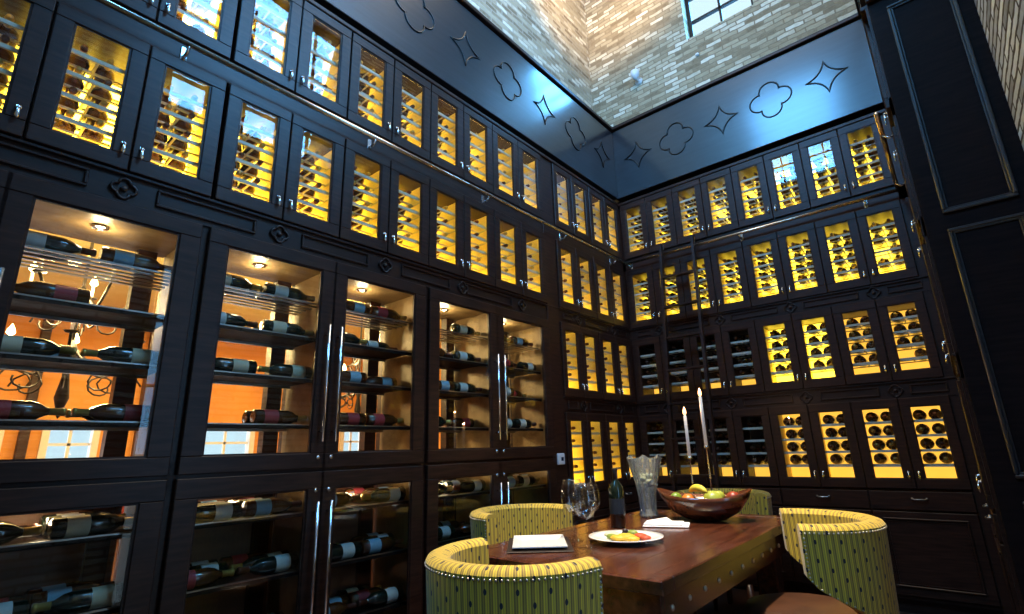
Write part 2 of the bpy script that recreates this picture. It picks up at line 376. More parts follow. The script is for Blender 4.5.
for k, (x, y) in enumerate([(-6.6, -4.9), (-6.3, -2.9), (-6.6, -0.4), (-5.2, 0.6)]):
    dining_chair(x, y, [1.2, 1.9, 1.5, 2.4][k], 'maroon dining chair seen through the glass bays, %s from the near end' % ORD[k])
lamp('dining_glow', 'AREA', (-4.3, -2.6, Zc(2.14)), 420, (1.0, 0.68, 0.28), 5, 7, aim=(-4.3, -2.6, 0))
def chandelier(x, y, ztop, label, s=1.0):
    t = thing('chandelier', label, 'chandelier', (x, y, ztop), 0.3, 'iron chandeliers in the dining room')
    m = MB(); up_ = Zc(2.2)-ztop; m.tube([(0, 0, up_), (0, 0, -1.75*s)], .012); m.lathe([(.01, up_-.03), (.07, up_-.02), (.07, up_)], n=12)
    m.lathe([(.01, -1.2*s), (.05, -1.3*s), (.02, -1.45*s), (.045, -1.62*s), (.005, -1.76*s)], n=12)
    m.build('stem', IRON, t)
    for tier, (rad, z, n) in enumerate([(.34*s, -.78*s, 5), (.52*s, -1.22*s, 8)]):
        for k in range(n):
            a = 2*PI*k/n + tier*.3; ca, sa = math.cos(a), math.sin(a)
            pts = []
            for q in range(9):
                u = q/8; rr = rad*u; zz = z - .20*s*math.sin(PI*u) - .02
                pts.append((rr*ca, rr*sa, zz))
            am = MB().tube(pts, .010, 6)
            sp = [(rad*ca*(.55+.3*math.cos(v)*math.exp(-v*.12)), rad*sa*(.55+.3*math.cos(v)*math.exp(-v*.12)), z-.30*s+.10*s*math.sin(v)*math.exp(-v*.12)) for v in [i*.6 for i in range(12)]]
            am.tube(sp, .007, 5)
            am.lathe([(.035, 0), (.045, .012), (.012, .02)], (rad*ca, rad*sa, z-.03), 10)
            arm = am.build('arm', IRON, t)
            MB().lathe([(.011, 0), (.011, .08*s)], (rad*ca, rad*sa, z-.01), 8).build('candle_sleeve', WAX, arm)
            MB().lathe([(.001, 0), (.028, .028), (.020, .06), (.001, .10)], (rad*ca, rad*sa, z+.07*s), 10).build('bulb', BULB, arm)
    return t
chandelier(-2.5, -4.12, Zc(2.16), 'black iron chandelier with lit candle bulbs seen through the first glass bay', 1.05)
chandelier(-3.6, -0.9, Zc(2.1), 'black iron chandelier farther off, seen through the glass doors near the corner', .95)
lamp('chandelier_glow', 'POINT', (-2.5, -4.12, Zc(1.2)), 320, (1.0, 0.70, 0.30), 0.25)
lamp('chandelier_glow', 'POINT', (-3.6, -0.9, Zc(1.2)), 170, (1.0, 0.70, 0.30), 0.25)

# ------------------------------------------------------------------ small glazed wine cabinets
UW, UH, UD = 0.607, 0.65, 0.36
def door_small(c, hand, parent):
    m = MB(); x0, x1 = c-.149, c+.149
    fwid = .058
    m.box(x0, x1, -.024, -.002, .004, .072, 0, .003); m.box(x0, x1, -.024, -.002, .582, .646, 0, .003)
    m.box(x0, x0+fwid, -.024, -.002, .072, .582, 0, .003); m.box(x1-fwid, x1, -.024, -.002, .072, .582, 0, .003)
    m.ring(x0+fwid-.001, x1-fwid+.001, .071, .583, .007, -.017, -.006)
    d = m.build('door', WOOD, parent)
    MB().box(x0+fwid, x1-fwid, -.013, -.009, .072, .582).build('glass', GLASS, d)
    hx = c+hand*.122
    h = MB(); h.lathe([(.002, 0), (.0075, .012), (.006, .03), (.0035, .05)], (hx, -.042, .062), 8)
    h.lathe([(.009, -.03), (.009, -.024)], (hx, 0, .118), 8, 'y'); h.tube([(hx, -.024, .118), (hx, -.042, .116), (hx, -.042, .105)], .004, 6)
    h.build('handle', CHROME, d)
def cabinet_proto(double=True, dim=0):
    t = thing('wine_cabinet', '', 'cabinet', group='small glazed wine cabinets')
    hw = UW/2 if double else UW/4
    m = MB()
    for x in (-hw, hw-.016): m.box(x, x+.016, 0, UD, 0, UH)
    m.box(-hw+.016, hw-.016, 0, UD, 0, .05); m.box(-hw+.016, hw-.016, 0, UD, UH-.05, UH); m.box(-hw+.016, hw-.016, UD-.01, UD, .05, UH-.05)
    if double: m.box(-.008, .008, 0, UD-.02, .05, UH-.05)
    m.build('carcass', WOOD, t)
    l = MB()
    for x in ((-hw+.016, -.012), (.012, hw-.016)) if double else ((-hw+.016, hw-.016),):
        for a in (x[0], x[1]-.004): l.box(a, a+.004, .01, UD-.02, .05, UH-.05)
        l.box(x[0], x[1], .01, UD-.02, .05, .054)
    l.build('lining', WOOD if dim == 2 else INNER, t)
    MB().box(-hw+.02, hw-.02, UD-.018, UD-.012, .055, .165 if dim == 2 else UH-.055).build('backlit_panel', {0: BACKLIT, -1: BACKHI}.get(dim, BACKDIM), t)
    if dim < 2: MB().box(-hw+.03, hw-.03, .001, .007, UH-.061, UH-.053).build('hidden_fill_strip', FILLSTRIP, t)  # added strip, hidden behind the top rail to light the bottle fronts
    for k in range(4):
        s = MB(); z = .165+.105*k
        for a in (((-hw+.02, -.014), (.014, hw-.02)) if double else ((-hw+.02, hw-.02),)):
            s.box(a[0], a[1], .018, .028, z-.012, z+.006)
            for yy in (.12, .27): s.box(a[0], a[1], yy, yy+.012, z-.008, z)
            for xx in (a[0], a[1]-.008, (a[0]+a[1])/2-.004): s.box(xx, xx+.008, .028, .27, z-.008, z-.002)
        s.build('shelf', SHELFM, t)
    if double: door_small(-.152, 1, t); door_small(.152, -1, t)
    else: door_small(0, 1, t)
    return t
PA = cabinet_proto(); PL = cabinet_proto(dim=-1); PD = cabinet_proto(dim=1); PN = cabinet_proto(dim=2); PS = cabinet_proto(double=False)
used = set()
# bottle that lies with its neck to the door
m = MB(); m.lathe([(.012, .0), (.012, .012), (.0145, .014), (.0145, .02), (.0125, .022), (.0125, .075)], (0, 0, 0), 10, 'y', 1)
m.lathe([(.0125, .065), (.014, .075), (.030, .098), (.042, .125), (.042, .272), (.034, .280), (.004, .272)], (0, 0, 0), 14, 'y', 0)
bot = m.build('wine_bottle', [BOTTLE, FOIL]); bot['category'] = 'bottle'
bot2 = bot.copy(); bot2.data = bot.data.copy(); bot2.data.materials[1] = FOILG; C.objects.link(bot2)
bfree = [bot, bot2]; REST = MB(); NIND = [0]
def wall_pt(wall, u, d, z):      # u along the wall from the corner, d depth behind the door plane
    if wall == 'side': return (-d, -u, z)
    if wall == 'back': return (u, d, z)
    return (2.54+d, -u, z)
RZ = {'side': PI/2, 'back': 0.0, 'right': -PI/2}
WNAME = {'side': 'side wall', 'back': 'end wall', 'right': 'narrow right-hand wall'}
ROWN = {'A': 'top row', 'B': 'second row', 'C': 'third row', 'D': 'bottom row'}
ROWZ = {'A': 1.955, 'B': 1.18, 'C': .412, 'D': -.362}
BCOUNT = {}
def cabinet(wall, row, u, sx=1.0, proto=None, n=0, single=False):
    proto = proto or PA
    o = proto if proto.name not in used else copy_tree(proto); used.add(proto.name)
    wd = {'side': 'on the side wall', 'back': 'on the end wall', 'right': 'on the right-hand wall'}[wall]
    place(o, wall_pt(wall, u, 0, Zc(ROWZ[row])), RZ[wall],
          'small backlit glass-door wine cabinet, %s %s, %s from the corner' % (ROWN[row], wd, ORD[n]), sx=sx)
    for k, dc in enumerate((0,) if single else (-.152, .152)):
        uc = u+dc*sx*(1 if wall == 'back' else -1)
        for lev in range(4):
            for side in (-1, 1):
                if random.random() < (.06 if wall == 'side' else .04): continue
                off = side*(.048+random.uniform(-.004, .006))
                x, yy, z = wall_pt(wall, uc+off, .03+random.uniform(0, .02), Zc(ROWZ[row])+.165+.105*lev+.0425)
                near = (wall == 'side' and row in 'AB' and uc > 1.45) or (wall == 'back' and uc > 1.86)
                if near:
                    NIND[0] += 1
                    b = bfree.pop() if bfree else random.choice((bot, bot2)).copy()
                    if b.name not in C.objects: C.objects.link(b)
                    b.location = (x, yy, z); b.rotation_euler = (0, 0, RZ[wall])
                    u_ = round(uc*3.2)
                    wi = BCOUNT.setdefault((wall, row), []); key = round(uc, 3)
                    if key not in wi: wi.append(key)
                    if wall == 'side': sd = 'corner-side' if side < 0 else 'outer'
                    else: sd = 'left' if side < 0 else 'right'
                    b['label'] = '%s bottle on shelf %s of window %s from corner, %s, %s' % (sd, ['one (lowest)', 'two', 'three', 'four (highest)'][lev].split(' (')[0], WINNAME(wall, uc), ROWN[row], WNAME[wall])
                    b['group'] = 'wine bottles in the small cabinets, %s of the %s' % (ROWN[row], WNAME[wall])
                else:
                    M4 = Matrix.Translation((x, yy, z)) @ Matrix.Rotation(RZ[wall], 4, 'Z')
                    me = bot.data
                    REST.add([M4 @ v.co for v in me.vertices], [list(p.vertices) for p in me.polygons], 0, True)
                    for i, p in enumerate(me.polygons): REST.mi[-len(me.polygons)+i] = p.material_index
def WINNAME(wall, uc):
    ws = SIDEW if wall == 'side' else BACKW
    return ORD[min(range(len(ws)), key=lambda i: abs(ws[i]-uc))]
BACKC = [.337, .944, 1.551, 2.158]
SIDEC = [.360, .985, 1.80, 2.457, 3.113, 3.772, 4.44]
SIDES = [1.01, 1.01, 1.08, 1.08, 1.08, 1.08, 1.08]
BACKW = [c+d for c in BACKC for d in (-.152, .152)]
SIDEW = [c+d*s for c, s in zip(SIDEC, SIDES) for d in (-.152, .152)]+[4.93]
for r in 'ABCD':
    for i, u in enumerate(BACKC): cabinet('back', r, u, 1.0, PN if (r in 'CD' and i < 2) else (PD if (r in 'CD' and i == 3) or (r == 'D' and i == 2) else PA), i)
    for i, (u, s) in enumerate(zip(SIDEC, SIDES)):
        if r in 'CD' and i > 1: break
        cabinet('side', r, u, s, PL, i)
for r in 'AB': cabinet('side', r, 4.93, 1.05, PS, 7, True)
for r in 'ABCD':
    for i, u in enumerate((.345, .965)): cabinet('right', r, u, 1.0, PA, i)
print('individual small bottles', NIND)
r = REST.build('wine_bottles', [BOTTLE, FOIL]); r['kind'] = 'stuff'; r['category'] = 'bottles'
r['label'] = 'wine bottles lying in the small backlit cabinets nearest the corner'

# ------------------------------------------------------------------ frames, bands, mouldings around the cabinets
def wall_root(wall): 
    return Matrix.Translation((2.54, 0, 0) if wall == 'right' else (0, 0, 0)) @ Matrix.Rotation(RZ[wall], 4, 'Z')
def onwall(o, wall):             # object modelled in wall-local coordinates: x along the wall, -y into the room
    o.matrix_world = wall_root(wall); return o
def lx(wall, u): return u if wall == 'back' else (-u if wall == 'side' else u)
def ub(mb, wall, u0, u1, y0, y1, z0, z1, mi=0, b=0.0):
    a, c = sorted((lx(wall, u0), lx(wall, u1))); mb.box(a, c, y0, y1, Zc(z0), Zc(z1), mi, b)
def quatrefoil_pts(cx, cz, r, n=10):
    pts = []
    d = r*.52; rr = r*.48
    for k in range(4):
        a0 = k*PI/2
        for q in range(n+1):
            a = a0 - 1.95 + 3.9*q/n/1.0
            a = a0 + (-1.75+3.5*q/n)
            pts.append((cx+d*math.cos(a0)+rr*math.cos(a), cz+d*math.sin(a0)+rr*math.sin(a)))
    return pts
def star_pts(cx, cz, r, n=8):
    pts = []
    for k in range(4):
        a0 = PI/2*k; p0 = Vector((math.cos(a0), math.sin(a0)))*r; a1 = a0+PI/2; p1 = Vector((math.cos(a1), math.sin(a1)))*r
        c = Vector((math.cos(a0+PI/4), math.sin(a0+PI/4)))*r*.22
        for q in range(n):
            t = q/n; p = p0*(1-t)**2+c*2*t*(1-t)+p1*t*t
            pts.append((cx+p.x, cz+p.y))
    return pts
def rosette(wall, u, z, parent, r=.045):
    m = MB(); cx = lx(wall, u)
    m.tube([(a, -.008, b) for a, b in quatrefoil_pts(cx, Zc(z), r, 6)], .0065, 6, closed=True)
    m.lathe([(.012, -.012), (.014, -.002)], (cx, 0, Zc(z)), 10, 'y')
    m.build('rosette', WOODH, parent)
def mold(mb, wall, u0, u1, z0, z1, wd=.012, pr=.012):
    a, c = sorted((lx(wall, u0), lx(wall, u1)))
    mb.ring(a, c, Zc(z0), Zc(z1), wd, -pr, .001, 0, .003)
def bandz(name, wall, u0, u1, z0, z1, panels, rosettes, label):
    t = thing(name, label, 'cabinet trim'); onwall(t, wall)
    m = MB(); ub(m, wall, u0, u1, 0, .03, z0, z1); ub(m, wall, u0, u1, -.016, .0, z1-.014, z1, 0, .003); ub(m, wall, u0, u1, -.010, .0, z0, z0+.010)
    m.build('board', WOODH, t)
    for a, b_ in panels:
        p = MB(); mold(p, wall, a, b_, z0+.028, z1-.030); p.build('panel_moulding', WOODH, t)
    for u in rosettes: rosette(wall, u, (z0+z1)/2-.004, t)
    return t
def pan(cs, hw): return [(a+hw, b_-hw) for a, b_ in zip(cs, cs[1:])]
bandz('panel_band', 'side', 1.30, 5.45, 1.04, 1.178, [(1.86+.06, 2.42)] + [(a+.12, b_-.12) for a, b_ in zip(SIDEC[3:], SIDEC[4:])] + [(4.56, 5.3)], SIDEC[2:], 'dark panelled board with rosettes between the tall glass bays and the small cabinets')
for wall, cs, u0, u1, nm_ in (('back', BACKC, .0, 2.54, 'end wall'), ('side', SIDEC[:2], .0, 1.30, 'side wall next to the corner'), ('right', [.345, .965], 0, 1.39, 'right-hand wall')):
    for z0, z1, rn in ((1.062, 1.18, 'below the second row of cabinets'), (.282, .412, 'below the third row of cabinets')):
        ps = [(u0+.09, cs[0]-.09)] + [(a+.10, b_-.10) for a, b_ in zip(cs, cs[1:])] + [(cs[-1]+.09, u1-.07)]
        bandz('panel_band', wall, u0, u1, z0, z1, ps, cs, 'dark panelled board %s, %s' % (rn, nm_))
# stiles and fillers (structure of the built-in joinery)
def trim(name, wall, boxes, mt=WOOD):
    m = MB()
    for b_ in boxes: ub(m, wall, *b_)
    o = m.build(name, mt, **S); onwall(o, wall); return o
trim('trim_2', 'side', [(0, .046, -.004, .3, -1.2, 2.61), (1.30, 1.465, -.012, .03, -1.2, 2.61, 0, .004), (0, 5.4, -.004, .02, 1.83, 1.955), (0, 5.45, -.03, .42, 2.605, 2.635, 0, .004), (5.1, 5.45, 0, .03, 1.18, 2.61)])
trim('trim_3', 'back', [(0, .033, -.004, .3, -1.2, 2.61), (2.462, 2.54, -.004, .3, -1.2, 2.61), (0, 2.54, -.004, .02, 1.83, 1.955), (-.4, 2.9, -.03, .42, 2.605, 2.635, 0, .004)])
trim('trim_4', 'right', [(0, .041, -.004, .3, -1.2, 2.61), (1.268, 1.39, -.004, .4, -1.2, 2.61), (0, 1.39, -.004, .02, 1.83, 1.955), (0, 1.39, -.03, .42, 2.605, 2.635, 0, .004)])
# recess below the frieze, then the frieze boards with carved quatrefoils and stars
trim('trim_5', 'side', [(-.4, 8.0, .10, .44, 2.635, 2.72)], SHADEM)
trim('trim_6', 'back', [(-.1, 2.64, .10, .44, 2.635, 2.72)], SHADEM)
trim('trim_7', 'right', [(.1, 1.39, .10, .44, 2.635, 2.72)], SHADEM)
def frieze(wall, u0, u1, orn, label):
    t = thing('frieze_board', label, 'frieze'); onwall(t, wall)
    m = MB(); ub(m, wall, u0, u1, -.02, .455, 2.70, 3.555, 0, .004); m.build('board', WOODF, t)
    m = MB(); ub(m, wall, u0, u1, -.045, .455, 3.575, 3.615, 0, .005); ub(m, wall, u0, u1, -.004, .45, 3.555, 3.575); m.build('cap_moulding', WOODH, t)
    for u, kind in orn:
        o = MB(); cx = lx(wall, u); q = quatrefoil_pts(cx, Zc(3.145), .185, 10) if kind == 'q' else star_pts(cx, Zc(3.145), .165)
        o.tube([(a, -.021, b) for a, b in q], .0075, 6, closed=True)
        o.build('quatrefoil' if kind == 'q' else 'star_ornament', SHADEM if kind == 'z' else mat_orn, t)
mat_orn = mat('carved_line', (0.003, 0.003, 0.004), 0.35, coat=0.15, spec=0.3)
frieze('side', .02, 8.0, [(.30, 's'), (.83, 'q'), (1.37, 's'), (1.905, 'q'), (2.43, 's'), (2.95, 'q'), (3.48, 's'), (4.0, 'q')], 'glossy dark frieze board with quatrefoils and stars along the side wall')
frieze('back', .0, 2.54, [(.31, 's'), (.76, 'q'), (1.235, 's'), (1.70, 'q'), (2.17, 's')], 'glossy dark frieze board with quatrefoils and stars on the end wall')
frieze('right', .02, 1.39, [(.4, 's'), (.9, 'q')], 'dark frieze board on the narrow right-hand wall')

# panelled end of the right-hand run, facing the room
t = thing('end_panel', 'tall dark wood panelled cabinet end beside the stone wall', 'panel', (2.55, -1.40, 0))
m = MB(); m.box(0, .452, -.03, 0, 0, Zc(3.62), 0, .003)
m.build('board', WOODE, t)
for z0, z1 in ((1.15, 2.52), (-.2, 1.06), (-1.02, -.3)):
    p = MB(); p.ring(.085, .385, Zc(z0), Zc(z1), .018, -.048, -.029, 0, .005); p.ring(.103, .367, Zc(z0)+.018, Zc(z1)-.018, .010, -.040, -.029, 0, .003)
    p.build('panel_moulding', WOODF, t)
MB().box(-.004, .455, -.06, -.03, Zc(2.60), Zc(2.66), 0, .006).build('crown_moulding', WOODH, t)
MB().box(-.004, .455, -.05, -.03, 0, .12, 0, .004).build('plinth', WOODH, t)

# ------------------------------------------------------------------ base cabinets
def base_cabinet(wall, u, wd, label, single):
    t = thing('base_cabinet', label, 'cabinet', wall_pt(wall, u, 0, 0), RZ[wall], 'dark base cabinets under the small cabinets')
    h = wd/2
    m = MB(); m.box(-h, h, 0, UD, .10, Zc(-.365)); m.box(-h, h, .05, UD, 0, .10); m.build('carcass', WOOD, t)
    d = MB().box(-h+.006, h-.006, -.020, 0, Zc(-.505), Zc(-.378), 0, .003).build('drawer', WOOD, t)
    p = MB(); p.tube([(-.045, -.03, Zc(-.425)), (-.03, -.045, Zc(-.43)), (.03, -.045, Zc(-.43)), (.045, -.03, Zc(-.425))], .005, 6)
    for s in (-.042, .042): p.lathe([(.008, -.034), (.006, -.02)], (s, 0, Zc(-.425)), 8, 'y')
    p.build('pull', STEEL, d)
    ds = [(-h+.006, h-.006)]
    for a, c in ds:
        m = MB(); m.box(a, c, -.020, 0, .125, Zc(-.518), 0, .003); m.ring(a+.055, c-.055, .18, Zc(-.56), .014, -.032, -.019, 0, .004); m.ring(a+.075, c-.075, .20, Zc(-.58), .006, -.026, -.019)
        m.build('door', WOOD, t)
for i, u in enumerate(BACKC): base_cabinet('back', u, UW, 'dark base cabinet with drawer on the end wall, %s from the corner' % ORD[i], False)
for i, u in enumerate(SIDEC[:2]): base_cabinet('side', u, .62, 'dark base cabinet with drawer on the side wall, %s from the corner' % ORD[i], False)
for i, u in enumerate((.345, .965)): base_cabinet('right', u, UW, 'dark base cabinet with drawer on the right-hand wall, %s from the corner' % ORD[i], False)

# ------------------------------------------------------------------ tall glazed bays
BW = 1.325; BZ0 = 0.10
PSH = [.15, .385, .605, .80]; QSH = [-.80, -.53, -.27]
def bay_proto():
    t = thing('display_cabinet', '', 'cabinet', group='tall glazed wine display bays')
    h = BW/2; D = .44
    m = MB(); m.box(-h, h, 0, D, 0, Zc(-1.03)); m.box(-h, h, .0, D, Zc(1.0), Zc(1.04))
    for x in (-h, h-.03, -.015): m.box(x, x+.03, 0, D, Zc(-1.03), Zc(1.0))
    m.box(-h, h, 0, .05, Zc(-.13), Zc(-.01)); m.box(-h, h, D-.05, D, Zc(-.13), Zc(-.01))
    m.build('carcass', WOOD, t)
    l = MB()
    for x in (-h+.03, -.019, .015, h-.034): l.box(x, x+.004, .05, D-.05, Zc(-1.03), Zc(1.0))
    l.box(-h+.034, -.019, .01, D, Zc(.992), Zc(1.0)); l.box(.019, h-.034, .01, D, Zc(.992), Zc(1.0))
    l.build('lining', STONEL, t)
    for c in (-.318, .318):
        MB().box(c+.19, c+.27, D-.06, D, Zc(-1.03), Zc(1.0)).build('rear_post', WOOD, t)
        MB().box(c-.30, c+.30, D-.02, D-.014, Zc(-.02), Zc(.99)).build('rear_glass', GLASS, t)
        MB().box(c-.30, c+.30, D-.03, D-.005, Zc(-1.03), Zc(-.08)).build('rear_panel', REARP, t)
        p = MB(); p.lathe([(.032, .0), (.032, -.008), (.026, -.010)], (c, .20, Zc(.991)), 14, mi=1); p.lathe([(.024, -.0085), (.001, -.0105)], (c, .20, Zc(.991)), 14, mi=0); p.build('puck_light', [PUCK, CHROME], t)
        for z in PSH + QSH:
            s = MB()
            x0, x1 = c-.297, c+.297
            if z == .80:
                for k in range(6): s.box(x0, x1, .06+.055*k, .075+.055*k, Zc(z)-.008+.0*k, Zc(z))
            else:
                s.box(x0, x1, .055, .063, Zc(z)-.018, Zc(z)-.002, 1); s.box(x0, x1, .054, .063, Zc(z)-.002, Zc(z)+.004, 0); s.box(x0, x1, .34, .348, Zc(z)-.02, Zc(z)+.004)
                s.box(x0, x1, .063, .34, Zc(z)-.006, Zc(z)-.001, 1)
            s.build('shelf', [STEEL, SHELFB], t)
        for (z0, z1, w0, w1) in ((-.062, 1.035, .010, .966), (-1.10, -.078, -.995, -.158)):
            m = MB(); a, b_ = c-.3275, c+.3275; wx = .2435
            m.box(a, b_, -.028, -.002, Zc(z0), Zc(w0), 0, .003); m.box(a, b_, -.028, -.002, Zc(w1), Zc(z1), 0, .003)
            m.box(a, c-wx, -.028, -.002, Zc(w0), Zc(w1), 0, .003); m.box(c+wx, b_, -.028, -.002, Zc(w0), Zc(w1), 0, .003)
            m.ring(c-wx-.001, c+wx+.001, Zc(w0)-.001, Zc(w1)+.001, .008, -.020, -.008)
            d = m.build('door', WOOD, t)
            MB().box(c-wx, c+wx, -.016, -.011, Zc(w0), Zc(w1)).build('glass', GLASS, d)
            s = -1 if c > 0 else 1; hx = (c+s*(.3275-.045))
            hz0, hz1 = (.065, .66) if z0 > -.5 else (-.82, -.215)
            q = MB(); q.tube([(hx, -.065, Zc(hz0)), (hx, -.065, Zc(hz1))], .0075, 8)
            for zz in (hz0+.05, hz1-.05): q.tube([(hx, -.028, Zc(zz)), (hx, -.065, Zc(zz))], .006, 6)
            q.lathe([(.010, -.036), (.011, -.028)], (hx, 0, Zc(-.010 if z0 > -.5 else -.165)), 10, 'y')
            q.build('handle', CHROME, d)
    return t
bay = bay_proto(); BAYC = [2.1275, 3.4525, 4.7775]
# bottle lying along the shelf (neck to local +x)
def long_bottle(glassm, foilm, paperm):
    t = thing('wine_bottle', '', 'bottle')
    m = MB(); m.lathe([(.004, -.132), (.030, -.138), (.037, -.132), (.037, .030), (.031, .055), (.016, .078), (.0135, .09), (.0135, .098)], (0, 0, 0), 18, 'x'); m.build('body', glassm, t)
    m = MB(); m.lathe([(.0142, .085), (.0142, .123), (.0165, .125), (.0165, .134), (.013, .138)], (0, 0, 0), 14, 'x'); m.build('capsule', foilm, t)
    m = MB(); m.lathe([(.0378, -.095), (.0378, -.025)], (0, 0, 0), 18, 'x', cap=False); m.build('paper_label', paperm, t)
    return t
kinds = [(long_bottle(BOTTLEG, FOIL, PAPER), 'white'), (long_bottle(BOTTLEG, FOILG, PAPERC), 'cream'), (long_bottle(BOTTLE, FOIL, PAPERB), 'pale blue'), (long_bottle(BOTTLE, FOILG, PAPERR), 'red')]
kused = set(); NB = 0
DOORU = []
for i, u in enumerate(BAYC):
    o = bay if i == 0 else copy_tree(bay)
    place(o, (0, -u, 0), PI/2, 'tall dark glazed wine bay with four glass doors, %s from the corner' % ORD[i])
    for c in (.318, -.318):
        uc = u - c      # local +x points to the corner
        DOORU.append(uc); dn = len(DOORU)
        lamp('puck_glow', 'POINT', (-.20, -uc, Zc(.95)), 2.0, (1.0, 0.80, 0.45), 0.03)
        lamp('puck_glow', 'POINT', (-.20, -uc, Zc(-.2)), 1.3, (1.0, 0.80, 0.50), 0.03)
        if uc > 5.05: continue
        for si, z in enumerate(QSH+PSH):
            low = z < 0
            for q in (-1, 1):
                for depth in ((.105, .197, .289) if low else ((.12, .215) if random.random() < (.3 if uc > 4 else .6) else (.12,))):
                    
                    if random.random() < (.04 if low else .2): continue
                    k = random.choice([0, 0, 1, 2, 3, 1, 2] if low else [0, 0, 1, 1, 2, 3])
                    proto, cn = kinds[k]
                    b = proto if k not in kused else copy_tree(proto); kused.add(k)
                    b.location = (-depth, -uc+q*.146+random.uniform(-.005, .005), Zc(z)+.039+.0)
                    flip = random.random() < .4
                    b.rotation_euler = (random.uniform(-.6, .6), 0, PI/2 + (PI if flip else 0)+random.uniform(-.04, .04))
                    sd = 'corner end' if q > 0 else 'outer end'
                    b['label'] = '%s-label bottle, %s %sof %s %s shelf, %s glass door from corner' % (cn, sd, 'rear ' if depth > .21 else 'middle ' if (low and depth > .15) else '', ORD[si if low else si-3], 'lower' if low else 'upper', ORD[dn-1])
                    b['group'] = 'wine bottles lying in the tall glass bays'; NB += 1
print('bay bottles', NB)

# ------------------------------------------------------------------ ladder rail and ladder
def rail(wall, u0, u1, label, br):
    t = thing('ladder_rail', label, 'rail'); onwall(t, wall); z = Zc(1.885)
    m = MB(); m.tube([(lx(wall, u0), -.075, z), (lx(wall, u1), -.075, z)], .014, 10); m.build('bar', RAILM, t)
    for u in br:
        x = lx(wall, u); m = MB(); m.box(x-.014, x+.014, -.012, 0, z-.055, z+.02, 0, .002); m.tube([(x, -.01, z-.035), (x, -.05, z-.04), (x, -.075, z-.012)], .008, 6); m.build('bracket', CHROME, t)
rail('side', .08, 5.6, 'bronze ladder rail across the side wall under the top cabinets', [.3, 1.21, 2.24, 3.27, 4.31, 5.3])
rail('back', .06, 2.47, 'bronze ladder rail across the end wall under the top cabinets', [.1, 1.25, 2.24])
rail('right', .08, 1.38, 'bronze ladder rail on the narrow right-hand wall', [.25, 1.1])
lt = thing('ladder', 'slim dark wooden library ladder hooked on the end wall rail', 'ladder', (0.66, -.42, 0))
def lad(v): return Vector((v[0], v[1], v[2]))
top = (0, .315, Zc(1.98)); L0 = Vector((0, 0, 0.0)); L1 = Vector(top)
for s in (-1, 1):
    a = Vector((s*.20, 0, 0)); b_ = Vector((s*.165, top[1], top[2]))
    m = MB(); d = (b_-a).normalized(); side = Vector((1, 0, 0)); nrm = d.cross(side)
    vs = []
    for p in (a, b_):
        for i, j in ((-1, -1), (1, -1), (1, 1), (-1, 1)): vs.append(p+side*.012*i+nrm*.024*j)
    m.add(vs, [(0,1,2,3), (7,6,5,4), (0,4,5,1), (1,5,6,2), (2,6,7,3), (3,7,4,0)])
    m.build('stile', WOODH, lt)
    m = MB(); hp = b_+Vector((0, 0, -.02)); m.tube([hp+Vector((0, .0, -.10)), hp+Vector((0, .005, .03)), hp+Vector((0, .03, .045)), hp+Vector((0, .055, .02)), hp+Vector((0, .05, -.03))], .007, 6); m.build('hook', CHROME, lt)
for k in range(1, 10):
    t_ = k/10.2; p = L0.lerp(L1, t_); w_ = .20-.035*t_
    MB().box(-w_, w_, p.y-.035, p.y+.035, p.z-.010, p.z+.010, 0, .003).build('rung', WOODH, lt)

# ------------------------------------------------------------------ wall fittings
t = thing('thermostat', 'small square white thermostat with dark dial on the side wall stile', 'thermostat', (.012, -1.40, Zc(-.085)), PI/2)
MB().box(-.046, .046, -.020, 0, -.044, .044, 0, .006).build('case', PLASTIC, t)
MB().box(-.006, .022, -.023, -.019, -.014, .014).build('display', mat('dark_display', (.01, .02, .05), .2), t)
def spotlight(p, label, aimz=-1):
    t = thing('wall_spotlight', label, 'spotlight', p)
    m = MB(); m.lathe([(.05, 0), (.05, -.02)], (0, 0, 0), 14, 'y'); m.tube([(0, -.02, 0), (0, -.08, -.01)], .01, 8); m.build('mount', PLASTIC, t)
    m = MB(); m.lathe([(.02, -.03), (.05, .03), (.055, .09), (.045, .092)], (0, -.10, 0), 14, 'z'); m.build('lamp_head', PLASTIC, t)
spotlight((.21, .478, Zc(4.46)), 'small white spotlight on the brick end wall near the corner')
t = thing('sensor', 'tiny white sensor on the brick below the window', 'sensor', (.96, .478, Zc(4.42)))
MB().ellipsoid((0, -.01, 0), (.022, .02, .022)).build('case', PLASTIC, t)
MB().box(-.55, -.36, .40, .50, Zc(6.35), Zc(6.6), 0, .01).build('trim_8', LEATHER, **S)

# ------------------------------------------------------------------ the table
TZ = Zc(-.43); TX0, TX1, TY0, TY1 = .70, 1.655, -3.17, -1.34
t = thing('dining_table', 'reddish brown wooden dining table with studded apron', 'table', ((TX0+TX1)/2, (TY0+TY1)/2, 0))
hx, hy = (TX1-TX0)/2, (TY1-TY0)/2
m = MB()
nb = 6
for k in range(nb):
    a = -hx+.07+(2*hx-.14)*k/nb; m.box(a+.001, a+(2*hx-.14)/nb-.001, -hy+.09, hy-.09, TZ-.035, TZ, 0, .0015)
for s in (-1, 1):
    m.box(*( (-hx, -hx+.07) if s < 0 else (hx-.07, hx) ), -hy+.09, hy-.09, TZ-.045, TZ+.001, 0, .004)
    m.box(-hx, hx, *( (-hy, -hy+.09) if s < 0 else (hy-.09, hy) ), TZ-.045, TZ+.001, 0, .004)
m.box(-hx+.02, hx-.02, -hy+.02, hy-.02, TZ-.045, TZ-.034)
m.build('tabletop', TABLEW, t)
ap = MB()
